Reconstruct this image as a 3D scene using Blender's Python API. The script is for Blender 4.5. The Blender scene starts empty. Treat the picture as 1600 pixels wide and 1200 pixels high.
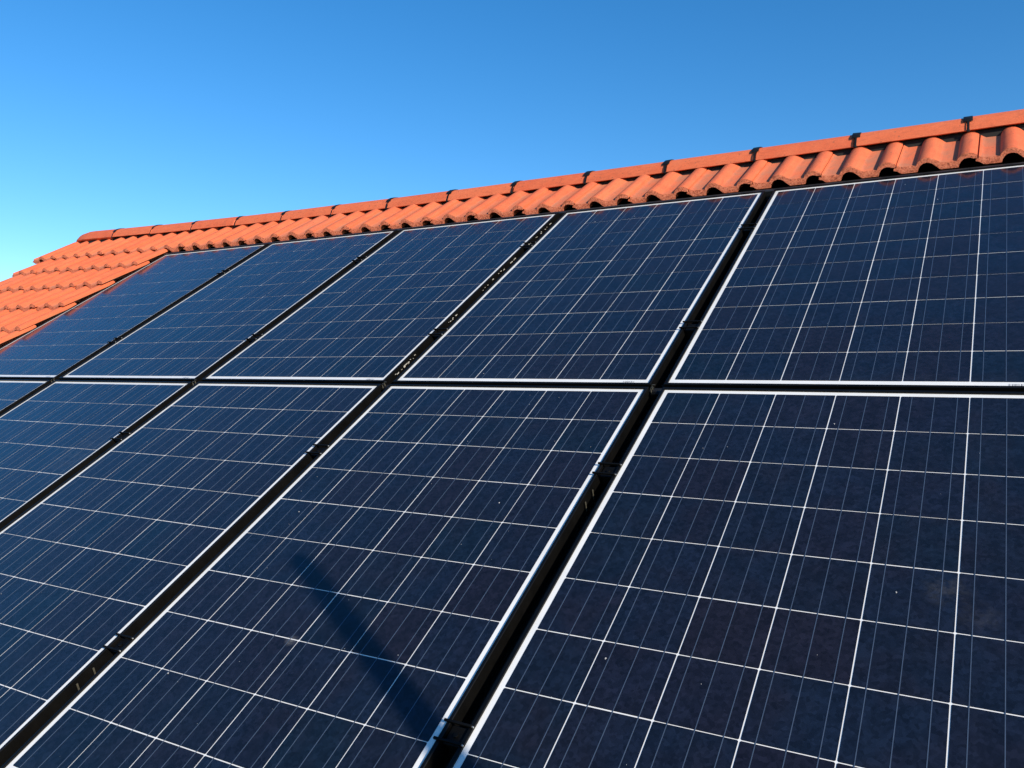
import bpy, bmesh, math, random
from mathutils import Matrix, Vector
rng = random.Random(7)
D = bpy.data
scene = bpy.context.scene
COL = scene.collection
R = math.radians

# ------------------------------------------------------------------ roof frame
# u runs along the ridge, v up the slope, n out of the roof; origin at a panel corner
TH = R(34.0)
ct, st = math.cos(TH), math.sin(TH)
Z0 = 4.10                                     # height of the origin above the ground
U, V, N = Vector((1, 0, 0)), Vector((0, ct, st)), Vector((0, -st, ct))
M = Matrix(((1, 0, 0, 0), (0, ct, -st, 0), (0, st, ct, Z0), (0, 0, 0, 1)))
def W(u, v, n=0.0): return M @ Vector((u, v, n))

# ------------------------------------------------------------------ camera
CR = ((0.86235983, 0.43373905, -0.26116271), (0.00965449, -0.52982404, -0.84805264), (-0.50620383, 0.72880514, -0.46108649))
CP = (0.85899715, -2.06724235, 1.28537461)
def axis(r): return (U * r[0] + V * r[1] + N * r[2]).normalized()
cx, cy, cz = axis(CR[0]), -axis(CR[1]), -axis(CR[2])
cam = D.objects.new('camera', D.cameras.new('camera'))
COL.objects.link(cam)
cam.matrix_world = Matrix(((cx.x, cy.x, cz.x, 0), (cx.y, cy.y, cz.y, 0), (cx.z, cy.z, cz.z, 0), (0, 0, 0, 1)))
cam.location = W(*CP)
cam.data.sensor_width = 36.0
cam.data.lens = 1306.4164 / 1600 * 36.0
cam.data.clip_start = 0.05
cam.data.clip_end = 5000
scene.camera = cam

# ------------------------------------------------------------------ light
SUN = (U * 1.49 + V * -0.17 + N * 1.0).normalized()      # towards the sun
SUN_EL = math.asin(SUN.z)
SUN_AZ = math.atan2(SUN.x, SUN.y)
world = D.worlds.new('World')
scene.world = world
world.use_nodes = True
wn = world.node_tree
wn.nodes.clear()
sky = wn.nodes.new('ShaderNodeTexSky')
sky.sky_type = 'NISHITA'
sky.sun_disc = False
sky.sun_elevation = SUN_EL
sky.sun_rotation = SUN_AZ
sky.altitude = 300
sky.air_density = 1.0
sky.dust_density = 0.1
sky.ozone_density = 3.6
hsv = wn.nodes.new('ShaderNodeHueSaturation')
hsv.inputs['Saturation'].default_value = 1.29
bg = wn.nodes.new('ShaderNodeBackground')
bg.inputs['Strength'].default_value = 0.139
wo = wn.nodes.new('ShaderNodeOutputWorld')
wn.links.new(sky.outputs[0], hsv.inputs['Color'])
wn.links.new(hsv.outputs[0], bg.inputs[0])
wn.links.new(bg.outputs[0], wo.inputs[0])

sl = D.lights.new('sun', 'SUN')
sl.energy = 5.0
sl.angle = R(0.53)
sl.color = (1.0, 0.885, 0.71)
so = D.objects.new('sun', sl)
COL.objects.link(so)
so.rotation_euler = (-SUN).to_track_quat('-Z', 'Y').to_euler()
so.location = W(6, -4, 8)

scene.view_settings.view_transform = 'Standard'
scene.view_settings.look = 'None'
scene.view_settings.exposure = 0.38
scene.view_settings.gamma = 1.0
scene.view_settings.use_curve_mapping = False
scene.render.engine = 'CYCLES'
scene.cycles.max_bounces = 8

# ------------------------------------------------------------------ materials
class Mat:
    def __init__(s, name):
        s.m = D.materials.new(name)
        s.m.use_nodes = True
        s.t = s.m.node_tree
        s.b = s.t.nodes['Principled BSDF']
    def n(s, typ, **kw):
        x = s.t.nodes.new('ShaderNode' + typ)
        for k, v in kw.items():
            if hasattr(x, k): setattr(x, k, v)
            else: x.inputs[k].default_value = v
        return x
    def l(s, a, b): s.t.links.new(a, b)
    def set(s, **kw):
        for k, v in kw.items(): s.b.inputs[k.replace('_', ' ')].default_value = v
        return s
    def obj(s): return s.n('TexCoord').outputs['Object']
    def noise(s, vec, scale, detail=4.0, rough=0.6):
        x = s.n('TexNoise'); x.inputs['Scale'].default_value = scale
        x.inputs['Detail'].default_value = detail; x.inputs['Roughness'].default_value = rough
        if vec: s.l(vec, x.inputs['Vector'])
        return x.outputs[0]
    def ramp(s, f, stops):
        x = s.n('ValToRGB')
        e = x.color_ramp.elements
        while len(e) < len(stops): e.new(0.5)
        for q, (p, c) in zip(e, stops):
            q.position = p; q.color = (c, c, c, 1) if isinstance(c, (int, float)) else (*c, 1)
        s.l(f, x.inputs[0])
        return x.outputs[0]
    def mix(s, f, a, b, mode='MIX'):
        x = s.n('Mix', data_type='RGBA', blend_type=mode)
        for sock, val in ((x.inputs[0], f), (x.inputs[6], a), (x.inputs[7], b)):
            if isinstance(val, (int, float)): sock.default_value = val
            elif isinstance(val, tuple): sock.default_value = (*val, 1)
            else: s.l(val, sock)
        return x.outputs[2]
    def math(s, op, a, b=None):
        x = s.n('Math', operation=op)
        for i, v in enumerate((a, b)):
            if v is None: continue
            if isinstance(v, (int, float)): x.inputs[i].default_value = v
            else: s.l(v, x.inputs[i])
        return x.outputs[0]
    def offset_by_random(s, vec):
        r = s.n('ObjectInfo').outputs['Random']
        c = s.n('CombineXYZ')
        s.l(s.math('MULTIPLY', r, 37.0), c.inputs[0]); s.l(s.math('MULTIPLY', r, 91.0), c.inputs[1])
        a = s.n('VectorMath', operation='ADD')
        s.l(vec, a.inputs[0]); s.l(c.outputs[0], a.inputs[1])
        return a.outputs[0], r
    def bump(s, h, strength, dist):
        b = s.n('Bump'); b.inputs['Strength'].default_value = strength; b.inputs['Distance'].default_value = dist
        s.l(h, b.inputs['Height']); s.l(b.outputs[0], s.b.inputs['Normal'])

def glass_coat(k, rough=0.035):
    k.set(Coat_Weight=1.0, Coat_Roughness=rough, Coat_IOR=1.33)     # anti-reflective solar glass

ROOF_SPACE = []
def grime(k):
    """dust on the glass in roof space: fine film, runs down the slope, a band above the lower frame, a few wiped smudges"""
    tc = k.n('TexCoord'); ROOF_SPACE.append(tc)
    vec = tc.outputs['Object']
    mp = k.n('Mapping'); mp.inputs['Scale'].default_value = (26.0, 1.6, 1.0); k.l(vec, mp.inputs['Vector'])
    runs = k.ramp(k.noise(mp.outputs[0], 1.0, 4.0, 0.7), [(0.50, 0.0), (0.78, 1.0)])
    film = k.ramp(k.noise(vec, 3.0, 6.0, 0.7), [(0.38, 0.15), (0.75, 1.0)])
    fine = k.ramp(k.noise(vec, 700.0, 2.0, 0.8), [(0.38, 0.15), (0.72, 1.0)])
    sx = k.n('SeparateXYZ'); k.l(vec, sx.inputs[0])
    # distance above the lower edge of each row of panels
    d = k.math('MODULO', k.math('ADD', sx.outputs[1], 0.025 + 1.64465 * 3), 1.64465)
    band = k.math('MULTIPLY', k.ramp(k.math('DIVIDE', d, 0.07), [(0.0, 1.0), (0.35, 0.45), (1.0, 0.0)]), k.ramp(k.noise(vec, 18.0, 4.0, 0.7), [(0.35, 0.1), (0.7, 1.0)]))
    tot = k.math('ADD', k.math('MULTIPLY', k.math('ADD', k.math('MULTIPLY', runs, 0.010), k.math('MULTIPLY', film, 0.010)), fine), k.math('MULTIPLY', band, 0.05))
    wob = k.noise(vec, 30.0, 5.0, 0.75)
    for (u, v, r, a) in SMUDGES:
        ds = k.n('VectorMath', operation='DISTANCE'); k.l(vec, ds.inputs[0]); ds.inputs[1].default_value = (u, v, 0)
        m = k.math('MULTIPLY', k.ramp(k.math('DIVIDE', ds.outputs['Value'], r), [(0.0, 1.0), (1.0, 0.0)]), k.ramp(wob, [(0.42, 0.0), (0.70, 1.0)]))
        tot = k.math('ADD', tot, k.math('MULTIPLY', m, a))
    return tot
SMUDGES = [(0.771, -0.75, 0.055, 0.10), (0.826, -0.814, 0.05, 0.07), (-2.21, -0.58, 0.20, 0.10), (-0.583, -1.176, 0.02, 0.5), (-0.82, 0.62, 0.12, 0.05), (0.50, 1.10, 0.10, 0.06)]
def mat_cell():
    k = Mat('silicon_cell')
    vec, r = k.offset_by_random(k.obj())
    warp = k.n('VectorMath', operation='SCALE'); warp.inputs['Scale'].default_value = 0.004
    nz = k.n('TexNoise'); nz.inputs['Scale'].default_value = 60.0; k.l(vec, nz.inputs['Vector']); k.l(nz.outputs['Color'], warp.inputs[0])
    wv = k.n('VectorMath', operation='ADD'); k.l(vec, wv.inputs[0]); k.l(warp.outputs[0], wv.inputs[1])
    vo = k.n('TexVoronoi', Scale=120.0); k.l(wv.outputs[0], vo.inputs['Vector'])
    sep = k.n('SeparateColor'); k.l(vo.outputs['Color'], sep.inputs[0])
    vo2 = k.n('TexVoronoi', Scale=46.0); k.l(wv.outputs[0], vo2.inputs['Vector'])
    sep2 = k.n('SeparateColor'); k.l(vo2.outputs['Color'], sep2.inputs[0])
    base = k.ramp(r, [(0.0, (0.0058, 0.0088, 0.0182)), (0.25, (0.0056, 0.0102, 0.0228)), (0.5, (0.0070, 0.0090, 0.0190)),
                      (0.72, (0.0080, 0.0078, 0.0145)), (0.86, (0.0058, 0.0092, 0.0200)), (1.0, (0.0046, 0.0100, 0.0195))])
    big = k.noise(vec, 7.0, 2.0)
    tint = k.mix(k.ramp(big, [(0.42, 0.0), (0.72, 0.7)]), base, (0.0088, 0.0080, 0.0140))
    grain = k.math('MULTIPLY', k.ramp(sep.outputs[0], [(0.0, 0.70), (1.0, 1.34)]), k.ramp(sep2.outputs[1], [(0.0, 0.84), (1.0, 1.18)]))
    c = k.mix(1.0, tint, grain, 'MULTIPLY')
    c = k.mix(grime(k), c, (0.34, 0.33, 0.31))
    k.l(c, k.b.inputs['Base Color'])
    k.set(Roughness=0.38, Metallic=0.0)
    k.b.inputs['Specular IOR Level'].default_value = 0.12
    glass_coat(k, 0.11)
    return k.m
def mat_backsheet():
    k = Mat('white_backsheet')
    nz = k.noise(k.obj(), 6.0, 5.0)
    k.l(k.mix(k.ramp(nz, [(0.35, 0.0), (0.75, 1.0)]), (0.79, 0.79, 0.78), (0.69, 0.69, 0.68)), k.b.inputs['Base Color'])
    k.set(Roughness=0.5)
    glass_coat(k, 0.05)
    return k.m
def mat_ribbon():
    k = Mat('solder_ribbon')
    nz = k.noise(k.obj(), 40.0, 3.0)
    k.l(k.mix(nz, (0.045, 0.070, 0.115), (0.085, 0.115, 0.17)), k.b.inputs['Base Color'])
    k.set(Roughness=0.45, Metallic=0.25)
    glass_coat(k, 0.05)
    return k.m
def mat_plain(name, c1, c2, scale, rough, metal=0.0, bump=0.0, bscale=200.0, spec=0.5):
    k = Mat(name)
    nz = k.noise(k.obj(), scale, 5.0, 0.65)
    k.l(k.mix(k.ramp(nz, [(0.35, 0.0), (0.7, 1.0)]), c1, c2), k.b.inputs['Base Color'])
    k.set(Roughness=rough, Metallic=metal)
    k.b.inputs['Specular IOR Level'].default_value = spec
    if bump: k.bump(k.noise(k.obj(), bscale, 4.0), bump, 0.004)
    return k.m
def mat_tile(name, ridge=False):
    k = Mat(name)
    oc = k.obj()
    vec, r = k.offset_by_random(oc)
    base = k.ramp(r, [(0.0, (0.62, 0.125, 0.050)), (0.35, (0.69, 0.150, 0.060)), (0.7, (0.64, 0.122, 0.049)), (0.88, (0.70, 0.165, 0.068)), (0.93, (0.54, 0.125, 0.062)), (1.0, (0.66, 0.165, 0.076))])
    mott = k.noise(vec, 11.0, 5.0, 0.65)
    c = k.mix(k.ramp(mott, [(0.40, 0.0), (0.72, 0.55)]), base, (0.73, 0.185, 0.080))
    fine = k.noise(vec, 260.0, 4.0, 0.75)
    c = k.mix(1.0, c, k.ramp(fine, [(0.3, 0.80), (0.7, 1.14)]), 'MULTIPLY')
    # dark lichen and dust specks
    sp = k.n('TexVoronoi', Scale=55.0); k.l(vec, sp.inputs['Vector'])
    sc = k.n('SeparateColor'); k.l(sp.outputs['Color'], sc.inputs[0])
    speck = k.math('MULTIPLY', k.math('LESS_THAN', sp.outputs['Distance'], 0.24), k.math('GREATER_THAN', sc.outputs[0], 0.86))
    st2 = k.n('Mapping'); st2.inputs['Scale'].default_value = (1.0, 0.16, 1.0) if not ridge else (0.5, 1.0, 1.0); k.l(vec, st2.inputs['Vector'])
    c = k.mix(k.ramp(k.noise(st2.outputs[0], 60.0, 5.0, 0.7), [(0.50, 0.0), (0.74, 0.62)]), c, (0.36, 0.085, 0.042))
    c = k.mix(k.math('MULTIPLY', speck, 0.45), c, (0.13, 0.075, 0.05))
    if not ridge:
        sx = k.n('SeparateXYZ'); k.l(oc, sx.inputs[0])
        # grey-brown silt that has settled in the flat pans
        pan = k.math('LESS_THAN', sx.outputs[2], 0.006)
        silt = k.ramp(k.noise(vec, 5.5, 6.0, 0.7), [(0.36, 0.0), (0.62, 1.0)])
        c = k.mix(k.math('MULTIPLY', k.math('MULTIPLY', pan, silt), 0.75), c, (0.34, 0.155, 0.095))
        # the bare, broken-textured lower edge
        fr = k.math('LESS_THAN', sx.outputs[1], 0.0135)
        pit = k.ramp(k.noise(vec, 130.0, 5.0, 0.8), [(0.37, (0.09, 0.024, 0.014)), (0.46, (0.50, 0.115, 0.052)), (0.66, (0.70, 0.24, 0.13))])
        c = k.mix(fr, c, pit)
        h = k.math('ADD', k.math('MULTIPLY', fine, 0.25), k.math('MULTIPLY', fr, k.noise(vec, 120.0, 5.0, 0.8)))
        k.bump(h, 0.7, 0.006)
    else:
        k.bump(fine, 0.25, 0.003)
    k.l(c, k.b.inputs['Base Color'])
    k.set(Roughness=0.72)
    k.b.inputs['Specular IOR Level'].default_value = 0.3
    return k.m
def mat_barcode():
    k = Mat('barcode_print')
    w = k.n('TexNoise', noise_dimensions='1D'); w.inputs['Scale'].default_value = 700.0; w.inputs['Detail'].default_value = 1.0
    sx = k.n('SeparateXYZ'); k.l(k.obj(), sx.inputs[0]); k.l(sx.outputs[0], w.inputs['W'])
    k.l(k.ramp(w.outputs[0], [(0.47, 0.03), (0.50, 0.75)]), k.b.inputs['Base Color'])
    k.set(Roughness=0.5); glass_coat(k, 0.05)
    return k.m

CELL, BACK, RIB = mat_cell(), mat_backsheet(), mat_ribbon()
FRAME = mat_plain('black_anodised', (0.0014, 0.0014, 0.0014), (0.0036, 0.0034, 0.0032), 18.0, 0.45, 0.0, 0.0, 1.0, 0.20)
FLOOR = mat_plain('black_plastic_tray', (0.006, 0.006, 0.006), (0.016, 0.015, 0.014), 9.0, 0.5, 0, 0.4, 90.0, 0.35)
FLASH = mat_plain('black_flashing', (0.012, 0.012, 0.013), (0.035, 0.034, 0.034), 7.0, 0.42, 0, 0.5, 40.0, 0.5)
CLAMP = mat_plain('black_clamp', (0.002, 0.002, 0.002), (0.004, 0.004, 0.004), 60.0, 0.55, 0, 0, 1, 0.12)
STEEL = mat_plain('bare_steel', (0.45, 0.44, 0.40), (0.62, 0.60, 0.55), 90.0, 0.38, 0.8)
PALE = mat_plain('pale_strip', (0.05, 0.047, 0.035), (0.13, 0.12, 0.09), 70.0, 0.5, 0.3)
TILE, RIDGE = mat_tile('terracotta_tile'), mat_tile('terracotta_ridge', True)
CLIP = mat_plain('black_clip_plastic', (0.006, 0.006, 0.006), (0.012, 0.012, 0.012), 60.0, 0.45, 0, 0, 1, 0.25)
UNDER = mat_plain('black_underlay', (0.006, 0.006, 0.006), (0.012, 0.011, 0.010), 5.0, 0.9)
PLASTER = mat_plain('cream_plaster', (0.62, 0.57, 0.47), (0.70, 0.65, 0.55), 3.0, 0.85, 0, 0.5, 120.0)
WOOD = mat_plain('brown_board', (0.10, 0.055, 0.03), (0.16, 0.09, 0.05), 12.0, 0.6)
MORTAR = mat_plain('grey_mortar', (0.36, 0.33, 0.30), (0.52, 0.48, 0.44), 40.0, 0.9, 0, 0.6, 120.0)
GALV = mat_plain('galvanised_steel', (0.33, 0.34, 0.35), (0.45, 0.46, 0.47), 20.0, 0.45, 0.7)
GRASS = mat_plain('short_grass', (0.035, 0.06, 0.018), (0.07, 0.085, 0.03), 1.5, 0.95, 0, 0.8, 30.0)
FLECK = mat_plain('pale_dust', (0.26, 0.27, 0.29), (0.46, 0.46, 0.46), 300.0, 0.8)
LEAF = mat_plain('dry_leaf_bits', (0.22, 0.20, 0.16), (0.55, 0.53, 0.48), 120.0, 0.7)
BARC = mat_barcode()

# ------------------------------------------------------------------ builders
class MB:
    """collects boxes, quads and sweeps, links them as one mesh object"""
    def __init__(s): s.v, s.f = [], []
    def box(s, a, b):
        i = len(s.v)
        (x0, y0, z0), (x1, y1, z1) = a, b
        s.v += [(x0, y0, z0), (x1, y0, z0), (x1, y1, z0), (x0, y1, z0), (x0, y0, z1), (x1, y0, z1), (x1, y1, z1), (x0, y1, z1)]
        s.f += [tuple(i + q for q in f) for f in ((3, 2, 1, 0), (4, 5, 6, 7), (0, 1, 5, 4), (1, 2, 6, 5), (2, 3, 7, 6), (3, 0, 4, 7))]
        return s
    def poly(s, pts):
        i = len(s.v); s.v += [tuple(p) for p in pts]; s.f.append(tuple(range(i, i + len(pts)))); return s
    def loft(s, rings, closed=True, caps=True):
        i = len(s.v); n = len(rings[0])
        for r in rings: s.v += [tuple(p) for p in r]
        for k in range(len(rings) - 1):
            for j in range(n if closed else n - 1):
                a, b = i + k * n + j, i + k * n + (j + 1) % n
                s.f.append((a, b, b + n, a + n))
        if caps:
            s.f.append(tuple(i + j for j in reversed(range(n))))
            s.f.append(tuple(i + (len(rings) - 1) * n + j for j in range(n)))
        return s
    def mesh(s, name, mat, smooth=None, bevel=0.0):
        me = D.meshes.new(name)
        me.from_pydata(s.v, [], s.f)
        bm = bmesh.new(); bm.from_mesh(me)
        bmesh.ops.recalc_face_normals(bm, faces=bm.faces)
        if bevel:
            es = [e for e in bm.edges if len(e.link_faces) == 2 and e.calc_face_angle(0) > 0.6]
            bmesh.ops.bevel(bm, geom=es, offset=bevel, segments=2, affect='EDGES', profile=0.5)
        if smooth is not None:
            for f in bm.faces: f.smooth = True
            for e in bm.edges: e.smooth = not (len(e.link_faces) == 2 and e.calc_face_angle(0) > smooth)
        bm.to_mesh(me); bm.free()
        me.materials.append(mat)
        return me
    def build(s, name, mat, parent=None, smooth=None, bevel=0.0, mtx=None, label=None):
        return link(name, s.mesh(name, mat, smooth, bevel), parent, mtx, label)

def link(name, data, parent=None, mtx=None, label=None):
    o = D.objects.new(name, data); COL.objects.link(o)
    if parent: o.parent = parent
    if mtx is not None: o.matrix_local = mtx
    if label: o['label'] = label
    return o
def tag(o, label, cat=None, group=None, kind=None):
    o['label'] = label
    if cat: o['category'] = cat
    if group: o['group'] = group
    if kind: o['kind'] = kind
    return o
def thing(name, mtx, label, cat, group=None):
    o = D.objects.new(name, None); COL.objects.link(o)
    o.matrix_world = mtx; o.empty_display_size = 0.1
    return tag(o, label, cat, group)
T = Matrix.Translation
def Muv(u, v, n=0.0): return M @ T((u, v, n))

# ------------------------------------------------------------------ ground
g = MB()
nseg = 64
rr = [0.01, 30, 120, 600, 3000]
for a, b in zip(rr[:-1], rr[1:]):
    for k in range(nseg):
        t0, t1 = 2 * math.pi * k / nseg, 2 * math.pi * (k + 1) / nseg
        g.poly([(a * math.cos(t0), a * math.sin(t0), 0), (b * math.cos(t0), b * math.sin(t0), 0), (b * math.cos(t1), b * math.sin(t1), 0), (a * math.cos(t1), a * math.sin(t1), 0)])
tag(g.build('ground', GRASS), 'short green grass around the house', kind='structure')

# ------------------------------------------------------------------ house
U0, U1 = -5.93, 2.40             # gable ends
VE, VR = -2.06, 2.087            # eave and ridge along the slope
PU, PV, PITCH = 1.03477, 1.64465, 0.1576
def sag(u, v):
    """the old roof is not dead straight: it lifts a little towards both gables"""
    d = u + 2.5
    k = (0.0026 if d > 0 else 0.0054) * d * d
    f0 = 0.42 if d > 0 else 0.55
    f = f0 + (1 - f0) * max(0.0, min(1.0, (v - 1.75) / 0.2))
    return k * f
def dsag(u, v): return (sag(u + 0.05, v) - sag(u - 0.05, v)) / 0.1

hy0, hz0 = W(0, VE).y, W(0, VE).z
ry, rz = W(0, VR).y, W(0, VR).z
house = thing('house', T((0, ry, 0)), 'house with a red tiled gable roof carrying the solar panels', 'house')
HI = T((0, ry, 0)).inverted()
depth = ry - hy0
wall = MB()
fy, by = hy0 + 0.35 - ry, depth - 0.35
zt = hz0 - 0.30
pts = [(fy, 0), (by, 0), (by, zt + 0.18), (0, rz - 0.26), (fy, zt + 0.18)]
wall.loft([[(U0 + 0.22, y, z) for y, z in pts], [(U1 - 0.12, y, z) for y, z in pts]])
wall.build('wall', PLASTER, house)
RM = HI @ M
# deck under the tiles: front slope and back slope, one sheet with thickness
roof = MB()
dn = -0.115
pr = []
for y, z in ((hy0 + 0.03, hz0), (ry, rz), (2 * ry - hy0 - 0.03, hz0)):
    pr.append((y - ry, z + dn / ct))
under = [(y, z - 0.06) for y, z in reversed(pr)]
roof.loft([[(U0 + 0.03, y, z) for y, z in pr + under], [(U1 - 0.03, y, z) for y, z in pr + under]])
ro = roof.build('roof', UNDER, house)

def tile_mesh(name, w, cut_left=False):
    p = w / 2
    roll = [(0.040, 0.0), (0.042, 0.0060), (0.047, 0.0140), (0.055, 0.0205), (0.066, 0.0252), (0.080, 0.0270), (0.093, 0.0252), (0.104, 0.0195), (0.128, 0.0045), (0.136, 0.0004)]
    hole = [(0.046, -0.026), (0.049, -0.014), (0.056, -0.0020), (0.066, 0.0055), (0.078, 0.0085), (0.089, 0.0072), (0.100, 0.0022), (0.111, -0.0080), (0.126, -0.0220), (0.131, -0.026)]
    top = [(-0.044, -0.0010), (-0.0345, 0.0000), (-0.0330, 0.0098), (-0.021, 0.0040), (-0.013, 0.0002)] + roll
    top += [(u + p, h) for u, h in roll[:-2]] + [(p + 0.1115, 0.0152)]
    bot = [(-0.044, -0.010), (-0.030, -0.014), (-0.018, -0.024), (-0.010, -0.026)] + hole
    bot += [(u + p, h) for u, h in hole[:-4]] + [(p + 0.098, 0.0035), (p + 0.1115, 0.0025)]
    ring = top + bot[::-1]
    nt = len(top)
    rings = []
    for y, yb, drop in ((0.0120, 0.0, 0.0030), (0.0155, 0.008, 0.0008), (0.022, 0.022, 0.0), (0.13, 0.13, 0.0), (0.26, 0.26, 0.0), (0.40, 0.40, 0.0)):
        rings.append([(u, y if i < nt else yb, h - (drop if i < nt else 0.0)) for i, (u, h) in enumerate(ring)])
    m = MB(); m.loft(rings)
    return m.mesh(name, TILE, smooth=R(38))
TW, TL = 0.2985, 0.305
TILT, TILT0 = math.atan2(0.027, TL), 0.062       # the top course lies flatter
tm = tile_mesh('roof_tile', TW)
UT = 0.204
V1 = 1.640
PAN_LEFT = -4.215
first = True
def put_tile(u, v, ex=0.0):
    o = link('roof_tile', tm, ro)
    uc = u + TW / 2
    ry_ = -math.atan(dsag(uc, v)) + rng.uniform(-0.006, 0.006)
    loc = T((u + rng.uniform(-0.0012, 0.0012), v + rng.uniform(-0.005, 0.004), 0.015 + sag(uc, v) - TW / 2 * dsag(uc, v) + rng.uniform(-0.0018, 0.0018)))
    o.matrix_local = RM @ loc @ Matrix.Rotation(ry_, 4, 'Y') @ Matrix.Rotation(-(TILT0 if abs(v - V1) < 1e-6 else TILT), 4, 'X') @ Matrix.Rotation(rng.uniform(-0.004, 0.004), 4, 'Z')
    return o
kl = math.ceil((U0 - UT) / TW - 0.40)
kr = math.floor((U1 - UT) / TW) - 1
for c in range(0, 12):
    for k in range(kl, kr + 1):
        u = UT + k * TW
        if c == 0: put_tile(u, V1)
        elif u + 0.27 < -4.25:                     # the field left of the panels has its own joints
            put_tile(u + 0.122, V1 + 0.04 - c * TL)
        elif u - 0.04 > 1.02: put_tile(u, V1 - c * TL)
for k in range(kl, kr + 1): put_tile(UT + k * TW, -2.10)

# ridge tiles: an angular hood, symmetrical about the ridge
RP = 0.454
def ridge_profile(s=1.0, d=0.0):
    q = [(-0.114, -0.046), (-0.104, -0.018), (-0.084, 0.012), (-0.052, 0.030), (-0.020, 0.037), (0.020, 0.037), (0.052, 0.030), (0.084, 0.012), (0.104, -0.018), (0.114, -0.046)]
    return [(y * s * (1 - d / 0.118), z * s - d * (0 if i in (0, 9) else 1)) for i, (y, z) in enumerate(q)]
rm = MB()
rings = []
for x, s, dd in ((0.0, 1.0, 0.003), (0.004, 1.0, 0.0), (0.20, 0.992, 0.0), (RP - 0.011, 0.984, 0.0), (RP - 0.007, 0.984, 0.003)):
    o_ = ridge_profile(s, dd); i_ = ridge_profile(s, 0.013)
    rings.append([(x, y, z) for y, z in o_] + [(x, y, z) for y, z in reversed(i_)])
rm.loft(rings)
ridge_mesh = rm.mesh('ridge_tile', RIDGE, smooth=R(32))
# clip: a black head on the crown, a strap down the front face and its turn under the edge
cm = MB()
pf = ridge_profile(1.0)
def strap(m, x0, x1, pts, off, th):
    rings = []
    for y, z in pts:
        L = math.hypot(y, z + 0.03) or 1
        ny, nz = y / L, (z + 0.03) / L
        rings.append([(x0, y + ny * off, z + nz * off), (x1, y + ny * off, z + nz * off), (x1, y + ny * (off + th), z + nz * (off + th)), (x0, y + ny * (off + th), z + nz * (off + th))])
    m.loft(rings)
strap(cm, -0.0048, 0.0048, pf[0:3], 0.0003, 0.0018)
strap(cm, -0.018, 0.018, [(-0.0945, -0.0035)] + pf[2:8], 0.0006, 0.0026)
cm.box((-0.007, -0.117, -0.054), (0.007, -0.108, -0.045))
clip_mesh = cm.mesh('ridge_clip', CLIP, smooth=R(40), bevel=0.0015)
sm_ = MB()
sm_.loft([[(0.006 * math.cos(a), 0.006 * math.sin(a), z) for a in [k * math.pi / 4 for k in range(8)]] for z in (0.0, 0.004)]
         + [[(0.0035 * math.cos(a), 0.0035 * math.sin(a), 0.006) for a in [k * math.pi / 4 for k in range(8)]]])
screw_mesh = sm_.mesh('ridge_screw', STEEL, smooth=R(50))
RV = 2.087                       # ridge line
def ridge_frame(u):
    n = -0.006 + sag(u, 2.0)
    w = W(u, RV, n)
    return HI @ T(w)
CLIP_U = [0.717 - RP * i for i in range(-3, 14)]
for i, u in enumerate(CLIP_U):
    if u + RP > U1 + 0.1: continue
    slope = (ridge_frame(u + RP).translation.z - ridge_frame(u).translation.z) / RP
    m4 = ridge_frame(u) @ Matrix.Rotation(-math.atan(slope) + rng.uniform(-0.003, 0.003), 4, 'Y') @ T((0.004, rng.uniform(-0.003, 0.003), rng.uniform(-0.002, 0.002)))
    link('ridge_tile', ridge_mesh, ro, m4)
    link('ridge_clip', clip_mesh, ro, ridge_frame(u) @ Matrix.Rotation(rng.uniform(-0.04, 0.04), 4, 'Y') @ Matrix.Rotation(rng.uniform(-0.06, 0.06), 4, 'Z'))
    link('ridge_screw', screw_mesh, ro, m4 @ T((0.10, 0.0, 0.036)))
# rounded end cap over the left gable
ul = CLIP_U[-1]
UCAP = -5.74
em = MB(); rings = []
L = ul - UCAP
for t in (0.0, 0.02, 0.06, 0.12, 0.2, 0.32, 0.45, 0.7, 1.0):
    x = -L + t * L + 0.0
    s = max(0.06, math.sqrt(max(0.0, 1 - (1 - min(1, t / 0.42)) ** 2)))
    rings.append([(x, y * (0.35 + 0.65 * s), -0.046 + (z + 0.046) * s) for y, z in pf] + [(x, y * (0.35 + 0.65 * s) * 0.88, -0.046 + (z + 0.035) * s * 0.85) for y, z in reversed(pf)])
em.loft(rings)
sl_ = (ridge_frame(ul).translation.z - ridge_frame(UCAP).translation.z) / L
em.build('ridge_end_tile', RIDGE, ro, smooth=R(35), mtx=ridge_frame(ul) @ Matrix.Rotation(-math.atan(sl_), 4, 'Y') @ T((-0.003, 0, 0)))
# dark ventilation roll under the ridge tiles
vr = MB(); rings = []
for k in range(24):
    u = -5.55 + (U1 - 0.1 + 5.55) * k / 23
    c = ridge_frame(u).translation
    rings.append([(u, c.y - 0.15, c.z - 0.23), (u, c.y + 0.15, c.z - 0.23), (u, c.y + 0.085, c.z - 0.045), (u, c.y - 0.085, c.z - 0.045)])
vr.loft(rings)
vr.build('ridge_vent_roll', UNDER, ro)
# verge boards under the tile edges
for u, s in ((U0 - 0.005, 1), (U1 - 0.02, 1)):
    b = MB()
    q = [(hy0 - ry + 0.05, hz0 + dn / ct), (0, rz + dn / ct), (depth - 0.05, hz0 + dn / ct)]
    ring = [(y, z + 0.03) for y, z in q] + [(y, z - 0.17) for y, z in reversed(q)]
    b.loft([[(u, y, z) for y, z in ring], [(u + 0.025, y, z) for y, z in ring]])
    b.build('verge_board', WOOD, house)
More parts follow.
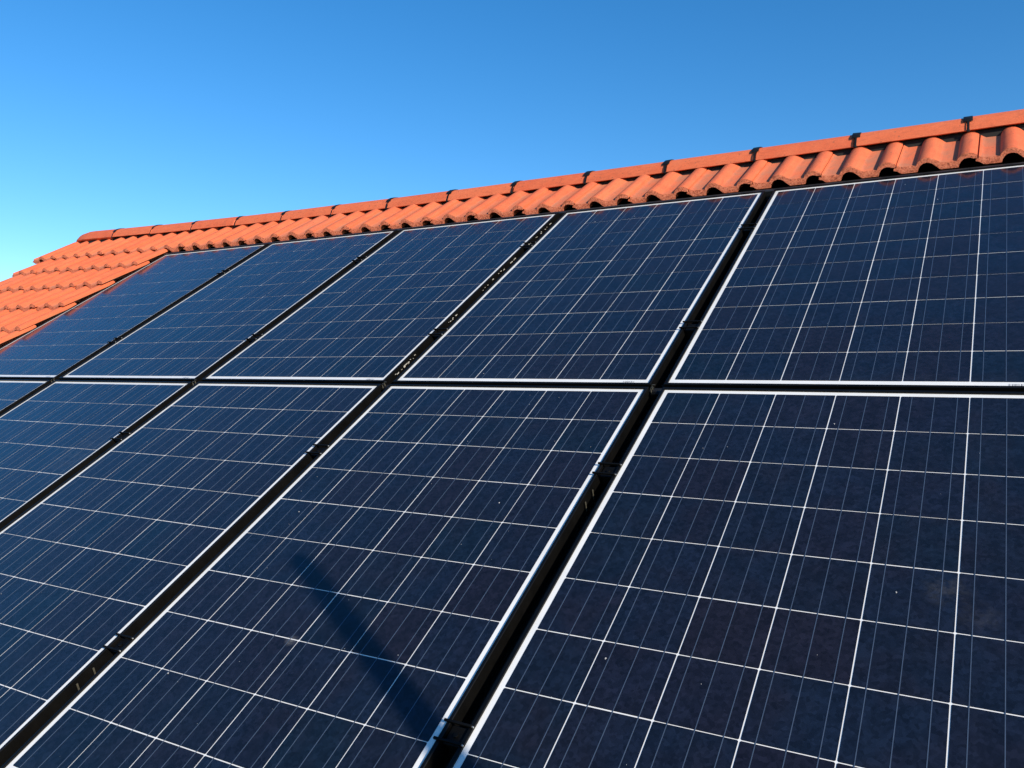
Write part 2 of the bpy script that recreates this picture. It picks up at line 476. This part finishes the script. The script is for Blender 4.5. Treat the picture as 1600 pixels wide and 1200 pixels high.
# eaves gutter
gt = MB(); rings = []
for u in (U0, U1):
    c = W(u, VE - 0.06, -0.11)
    ring = [(u, c.y - ry + 0.06 * math.cos(a), c.z + 0.06 * math.sin(a)) for a in [math.pi + k * math.pi / 8 for k in range(9)]]
    ring += [(u, c.y - ry + 0.057 * math.cos(a), c.z + 0.057 * math.sin(a) + 0.001) for a in [2 * math.pi - k * math.pi / 8 for k in range(9)]]
    rings.append(ring)
gt.loft(rings)
gt.build('gutter', GALV, house, smooth=R(40))

# ------------------------------------------------------------------ mounting tray under the panels
for tc in ROOF_SPACE: tc.object = None
mount = thing('mounting_frame', Muv(-4.2, -1.70, -0.075), 'black in-roof mounting tray showing in the gaps between the solar panels', 'mounting frame')

def mbx(m, u0, v0, n0, u1, v1, n1): return m.box((u0 + 4.2, v0 + 1.70, n0 + 0.075), (u1 + 4.2, v1 + 1.70, n1 + 0.075))
m = MB(); mbx(m, -4.19, -1.72, -0.082, 1.00, 1.62, -0.072); m.build('base_sheet', FLOOR, mount)
for i in range(6):
    uc = i * PU - 5 * PU + 0.991 + 0.0
    if i == 5: continue
    m = MB(); mbx(m, uc - 0.012, -1.68, -0.071, uc + 0.012, 1.598, -0.042); m.build('support_rail', FLOOR, mount, bevel=0.002)
m = MB(); mbx(m, -4.18, -0.052, -0.071, 0.99, -0.030, -0.012); m.build('cross_rail', FLOOR, mount, bevel=0.002)
m = MB()
rings = []
for k in range(20):
    u = -4.19 + 5.19 * k / 19
    s_ = sag(u, V1) * 0.6
    prof = [(1.6015, -0.045), (1.6015, -0.004), (1.612, 0.001), (1.632, -0.004), (1.660, -0.018), (1.80, -0.034), (1.80, -0.040), (1.65, -0.028), (1.612, -0.006), (1.606, -0.045)]
    rings.append([(u + 4.2, v + 1.70, n + 0.075) for v, n in prof])
m.loft(rings)
m.build('top_flashing', FLASH, mount, smooth=R(40))
m = MB(); mbx(m, -4.215, -1.70, -0.070, -4.190, 1.62, -0.022); m.build('side_flashing', FLASH, mount)

# ------------------------------------------------------------------ solar panels
CG_U, CG_V = 0.0028, 0.0024            # gaps between the cells
ULO, UHI, VLO, VHI = -0.0128, 0.9612, -0.0232, 1.5875          # edges of the white backsheet
LIP = 0.0090
fm = MB()
a0, a1, b0, b1 = ULO - LIP, UHI + LIP, VLO - LIP, VHI + LIP
ring = [(0.0, -0.004), (0.0, 0.0030), (-0.0015, 0.0036), (-LIP + 0.0015, 0.0036), (-LIP, 0.0025), (-LIP, -0.040), (-LIP + 0.002, -0.040), (-LIP + 0.002, -0.004)]
rings = []
for cu, cv, su, sv in ((ULO, VLO, 1, 1), (UHI, VLO, -1, 1), (UHI, VHI, -1, -1), (ULO, VHI, 1, -1), (ULO, VLO, 1, 1)):
    rings.append([(cu + d * su, cv + d * sv, n) for d, n in ring])
fm.loft(rings, caps=False)
frame_mesh = fm.mesh('frame', FRAME)
bk = MB(); bk.box((ULO - 0.004, VLO - 0.004, -0.0050), (UHI + 0.004, VHI + 0.004, -0.0016)); back_mesh = bk.mesh('backsheet', BACK)
jb = MB(); jb.box((0.42, 1.40, -0.030), (0.53, 1.50, -0.0051)); junction_mesh = jb.mesh('junction_box', FLOOR)
cw, ch = PITCH - CG_U, PITCH - CG_V - 0.00025
cl = MB(); ch0 = 0.002
cl.loft([[(ch0, 0, z), (cw - ch0, 0, z), (cw, ch0, z), (cw, ch - ch0, z), (cw - ch0, ch, z), (ch0, ch, z), (0, ch - ch0, z), (0, ch0, z)] for z in (-0.0016, -0.0009)])
cell_mesh = cl.mesh('solar_cell', CELL)
rb = MB()
for c in range(6):
    for f in (1 / 6, 0.5, 5 / 6):
        u = c * PITCH + CG_U / 2 + cw * f
        rb.box((u - 0.0008, 0.004, -0.0009), (u + 0.0008, 10 * PITCH * 0.99841 - 0.004, -0.0004))
ribbon_mesh = rb.mesh('solder_ribbon', RIB)
bc = MB(); bc.box((0.872, -0.0185, -0.0016), (0.909, -0.0080, -0.0012)); bar_mesh = bc.mesh('barcode_label', BARC)
ORD = ['leftmost', 'second from the left', 'third from the left', 'fourth from the left', 'rightmost']
LAB = {
 (1, 0): 'small far solar panel of the upper row, beside the bare tile field',
 (1, 1): 'upper row solar panel, second from the left, next to the one beside bare tiles',
 (1, 2): 'middle solar panel of the upper row just under the ridge tiles',
 (1, 3): 'upper row solar panel with pale leaf bits in the gap on its left',
 (1, 4): 'dark upper row solar panel at the right edge, cut off by the picture',
 (0, 0): 'lower row solar panel of which only a corner shows at the left edge',
 (0, 1): 'lower row solar panel at the left edge, second from the left',
 (0, 2): 'middle solar panel of the lower row, running to the lower left corner',
 (0, 3): 'lower row solar panel with the dark blurred pole shadow across it',
 (0, 4): 'large near solar panel in the lower right corner with faint smudges'}
PITCHV = PITCH * 0.99841
panels = {}
for r in (1, 0):
    for p in range(5):
        base = Muv((p - 4) * PU, (r - 1) * PV, 0)
        t = thing('solar_panel', base @ T((rng.uniform(-0.001, 0.001), 0, rng.uniform(-0.0006, 0.0006))) @ Matrix.Rotation(rng.uniform(-0.0010, 0.0010), 4, 'Z') @ Matrix.Rotation(rng.uniform(-0.0008, 0.0008), 4, 'Y'), LAB[(r, p)], 'solar panel', 'black framed solar panels on the roof')
        panels[(r, p)] = t
        if (r, p) == (1, 4):
            for tc in ROOF_SPACE: tc.object = t
        link('frame', frame_mesh, t); link('backsheet', back_mesh, t); link('junction_box', junction_mesh, t)
        for c in range(6):
            for q in range(10):
                link('solar_cell', cell_mesh, t, T((c * PITCH + CG_U / 2 + rng.uniform(-0.0004, 0.0004), q * PITCHV + CG_V / 2 + rng.uniform(-0.0004, 0.0004), 0)) )
        o = link('solder_ribbon', ribbon_mesh, t); o['kind'] = 'stuff'
        link('barcode_label', bar_mesh, t)

# ------------------------------------------------------------------ clamps over the gaps
def clamp_parts(t, strips):
    m = MB(); m.box((-0.0305, -0.026, 0.0040), (0.0295, 0.026, 0.0066)); m.box((-0.012, -0.022, -0.040), (0.012, 0.022, 0.0040))
    return m
cp = MB(); cp.box((-0.0190, -0.0215, -0.0080), (0.0190, 0.0215, -0.0040)); cp.box((-0.013, -0.020, -0.040), (0.013, 0.020, -0.0080))
plate_mesh = cp.mesh('plate', CLAMP, bevel=0.0012)
ribm = MB(); ribm.box((-0.0365, -0.0026, 0.0039), (0.0275, 0.0026, 0.0090)); rib_mesh = ribm.mesh('rib', CLAMP, bevel=0.001)
tip = MB(); tip.box((0.0276, -0.0014, 0.0040), (0.0318, 0.0014, 0.0070)); tip_mesh = tip.mesh('steel_tip', STEEL, bevel=0.0005)
bolt = MB(); bolt.loft([[(0.006 * math.cos(a), 0.006 * math.sin(a), z) for a in [k * math.pi / 3 for k in range(6)]] for z in (-0.0040, 0.0002)])
bolt_mesh = bolt.mesh('bolt', CLAMP, bevel=0.0006)
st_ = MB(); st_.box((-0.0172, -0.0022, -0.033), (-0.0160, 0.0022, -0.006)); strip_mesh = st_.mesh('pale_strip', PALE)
GAPC = 0.9925                 # middle of a gap, from the left panel's origin
POS = {0: 'leftmost and second', 1: 'second and third', 2: 'third and fourth', 3: 'fourth and rightmost'}
def clamp(gap, row, v, strips, label):
    t = thing('panel_clamp', Muv((gap - 4) * PU + GAPC, v, 0.0), label, 'clamp', 'black clamps between the panels')
    link('plate', plate_mesh, t); link('bolt', bolt_mesh, t)
    for s in (-0.021, 0.021):
        r_ = link('rib', rib_mesh, t, T((0, s, 0)))
        link('steel_tip', tip_mesh, r_, Matrix.Identity(4))
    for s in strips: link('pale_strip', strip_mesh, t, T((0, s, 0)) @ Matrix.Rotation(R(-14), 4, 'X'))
for gap in range(4):
    for row, hi, v in ((1, 'higher', 1.180), (1, 'lower', 0.335), (0, 'higher', -0.455), (0, 'lower', -1.297)):
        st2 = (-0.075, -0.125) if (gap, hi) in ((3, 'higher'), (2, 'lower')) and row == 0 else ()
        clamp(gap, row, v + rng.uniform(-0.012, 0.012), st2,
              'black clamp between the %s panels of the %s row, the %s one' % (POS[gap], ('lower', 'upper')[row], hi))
# small bright joiners where the gaps cross
jm = MB(); jm.box((-0.0155, -0.018, -0.030), (0.020, 0.018, -0.012)); jmesh = jm.mesh('joiner_block', CLAMP, bevel=0.002)
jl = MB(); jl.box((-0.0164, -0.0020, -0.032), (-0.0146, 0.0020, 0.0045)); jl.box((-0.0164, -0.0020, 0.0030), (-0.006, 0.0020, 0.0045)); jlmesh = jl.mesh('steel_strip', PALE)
for gap in range(4):
    t = thing('gap_joiner', Muv((gap - 4) * PU + GAPC, -0.046, 0.0),
              'small joiner with bright steel strips where gaps cross, between %s panel columns' % POS[gap], 'joiner', 'joiners at the gap crossings')
    link('joiner_block', jmesh, t)
    for s in (-0.006, 0.008): link('steel_strip', jlmesh, t, T((0, s, 0)) @ Matrix.Rotation(R(-10), 4, 'X'))

# ------------------------------------------------------------------ flecks of dust and dry leaf bits
def chips(name, mat, spots, label):
    m = MB()
    for u, v, n, r, el in spots:
        a0 = rng.uniform(0, 6.28); k = 6
        top, bot = [], []
        for j in range(k):
            a = a0 + j * 2 * math.pi / k
            q = r * rng.uniform(0.65, 1.2)
            du, dv = q * math.cos(a), q * math.sin(a) * el
            bot.append((u + du, v + dv, n)); top.append((u + du * 0.7, v + dv * 0.7, n + r * 0.5))
        m.loft([bot, top])
    o = m.build(name, mat, None)
    o.matrix_world = M
    return tag(o, label, kind='stuff')
spots = []
for (r, p), cnt in {(0, 3): 44, (0, 2): 14, (0, 4): 14, (1, 3): 7, (1, 4): 8, (1, 2): 5, (0, 1): 5}.items():
    for _ in range(cnt):
        u = (p - 4) * PU + rng.uniform(0.02, 0.92); v = (r - 1) * PV + rng.uniform(0.03, 1.55)
        spots.append((u, v, -0.0008, rng.choice((0.0005, 0.0006, 0.0008, 0.0009, 0.0012, 0.0020)), rng.uniform(0.7, 1.5)))
chips('dust_fleck', FLECK, spots, 'pale specks of dust and droppings scattered over the dark panels')
spots = []
gu = (2 - 4) * PU + GAPC
for lo, hi, cnt in ((0.03, 0.20, 13), (0.38, 0.52, 7), (0.62, 0.80, 3), (0.80, 1.08, 10), (1.22, 1.50, 15)):
    for _ in range(cnt):
        spots.append((gu - 0.0185 + rng.uniform(-0.002, 0.002), rng.uniform(lo, hi), -0.010 + rng.uniform(-0.004, 0.003), rng.uniform(0.0012, 0.0034), rng.uniform(1.2, 4.5)))
for _ in range(26):
    gp = rng.choice((0, 1, 3, 2)); spots.append(((gp - 4) * PU + GAPC + rng.gauss(0, 0.008), rng.uniform(-1.6, 1.5), -0.041, rng.uniform(0.001, 0.002), 1.4))
chips('leaf_bits', LEAF, spots, 'pale dry leaf bits caught in the gaps between the panels')

# ------------------------------------------------------------------ mast whose shadow falls on the panel
tp = W(-0.795, -0.91) + SUN * 3.4
mast = thing('mast', T((tp.x, tp.y, 0)), 'tall thin grey steel mast standing on the grass in front of the house', 'mast')
m = MB(); rings = []
for z, r_ in ((0.0, 0.045), (tp.z - 1.2, 0.029), (tp.z - 0.30, 0.0270), (tp.z - 0.03, 0.0250), (tp.z, 0.010)):
    rings.append([(r_ * math.cos(a), r_ * math.sin(a), z) for a in [k * math.pi / 8 for k in range(16)]])
m.loft(rings); m.build('pole', GALV, mast, smooth=R(50))
m = MB(); m.loft([[(0.16 * math.cos(a), 0.16 * math.sin(a), z) for a in [k * math.pi / 8 for k in range(16)]] for z in (0.0, 0.08)])
m.build('base_plate', GALV, mast, bevel=0.01)
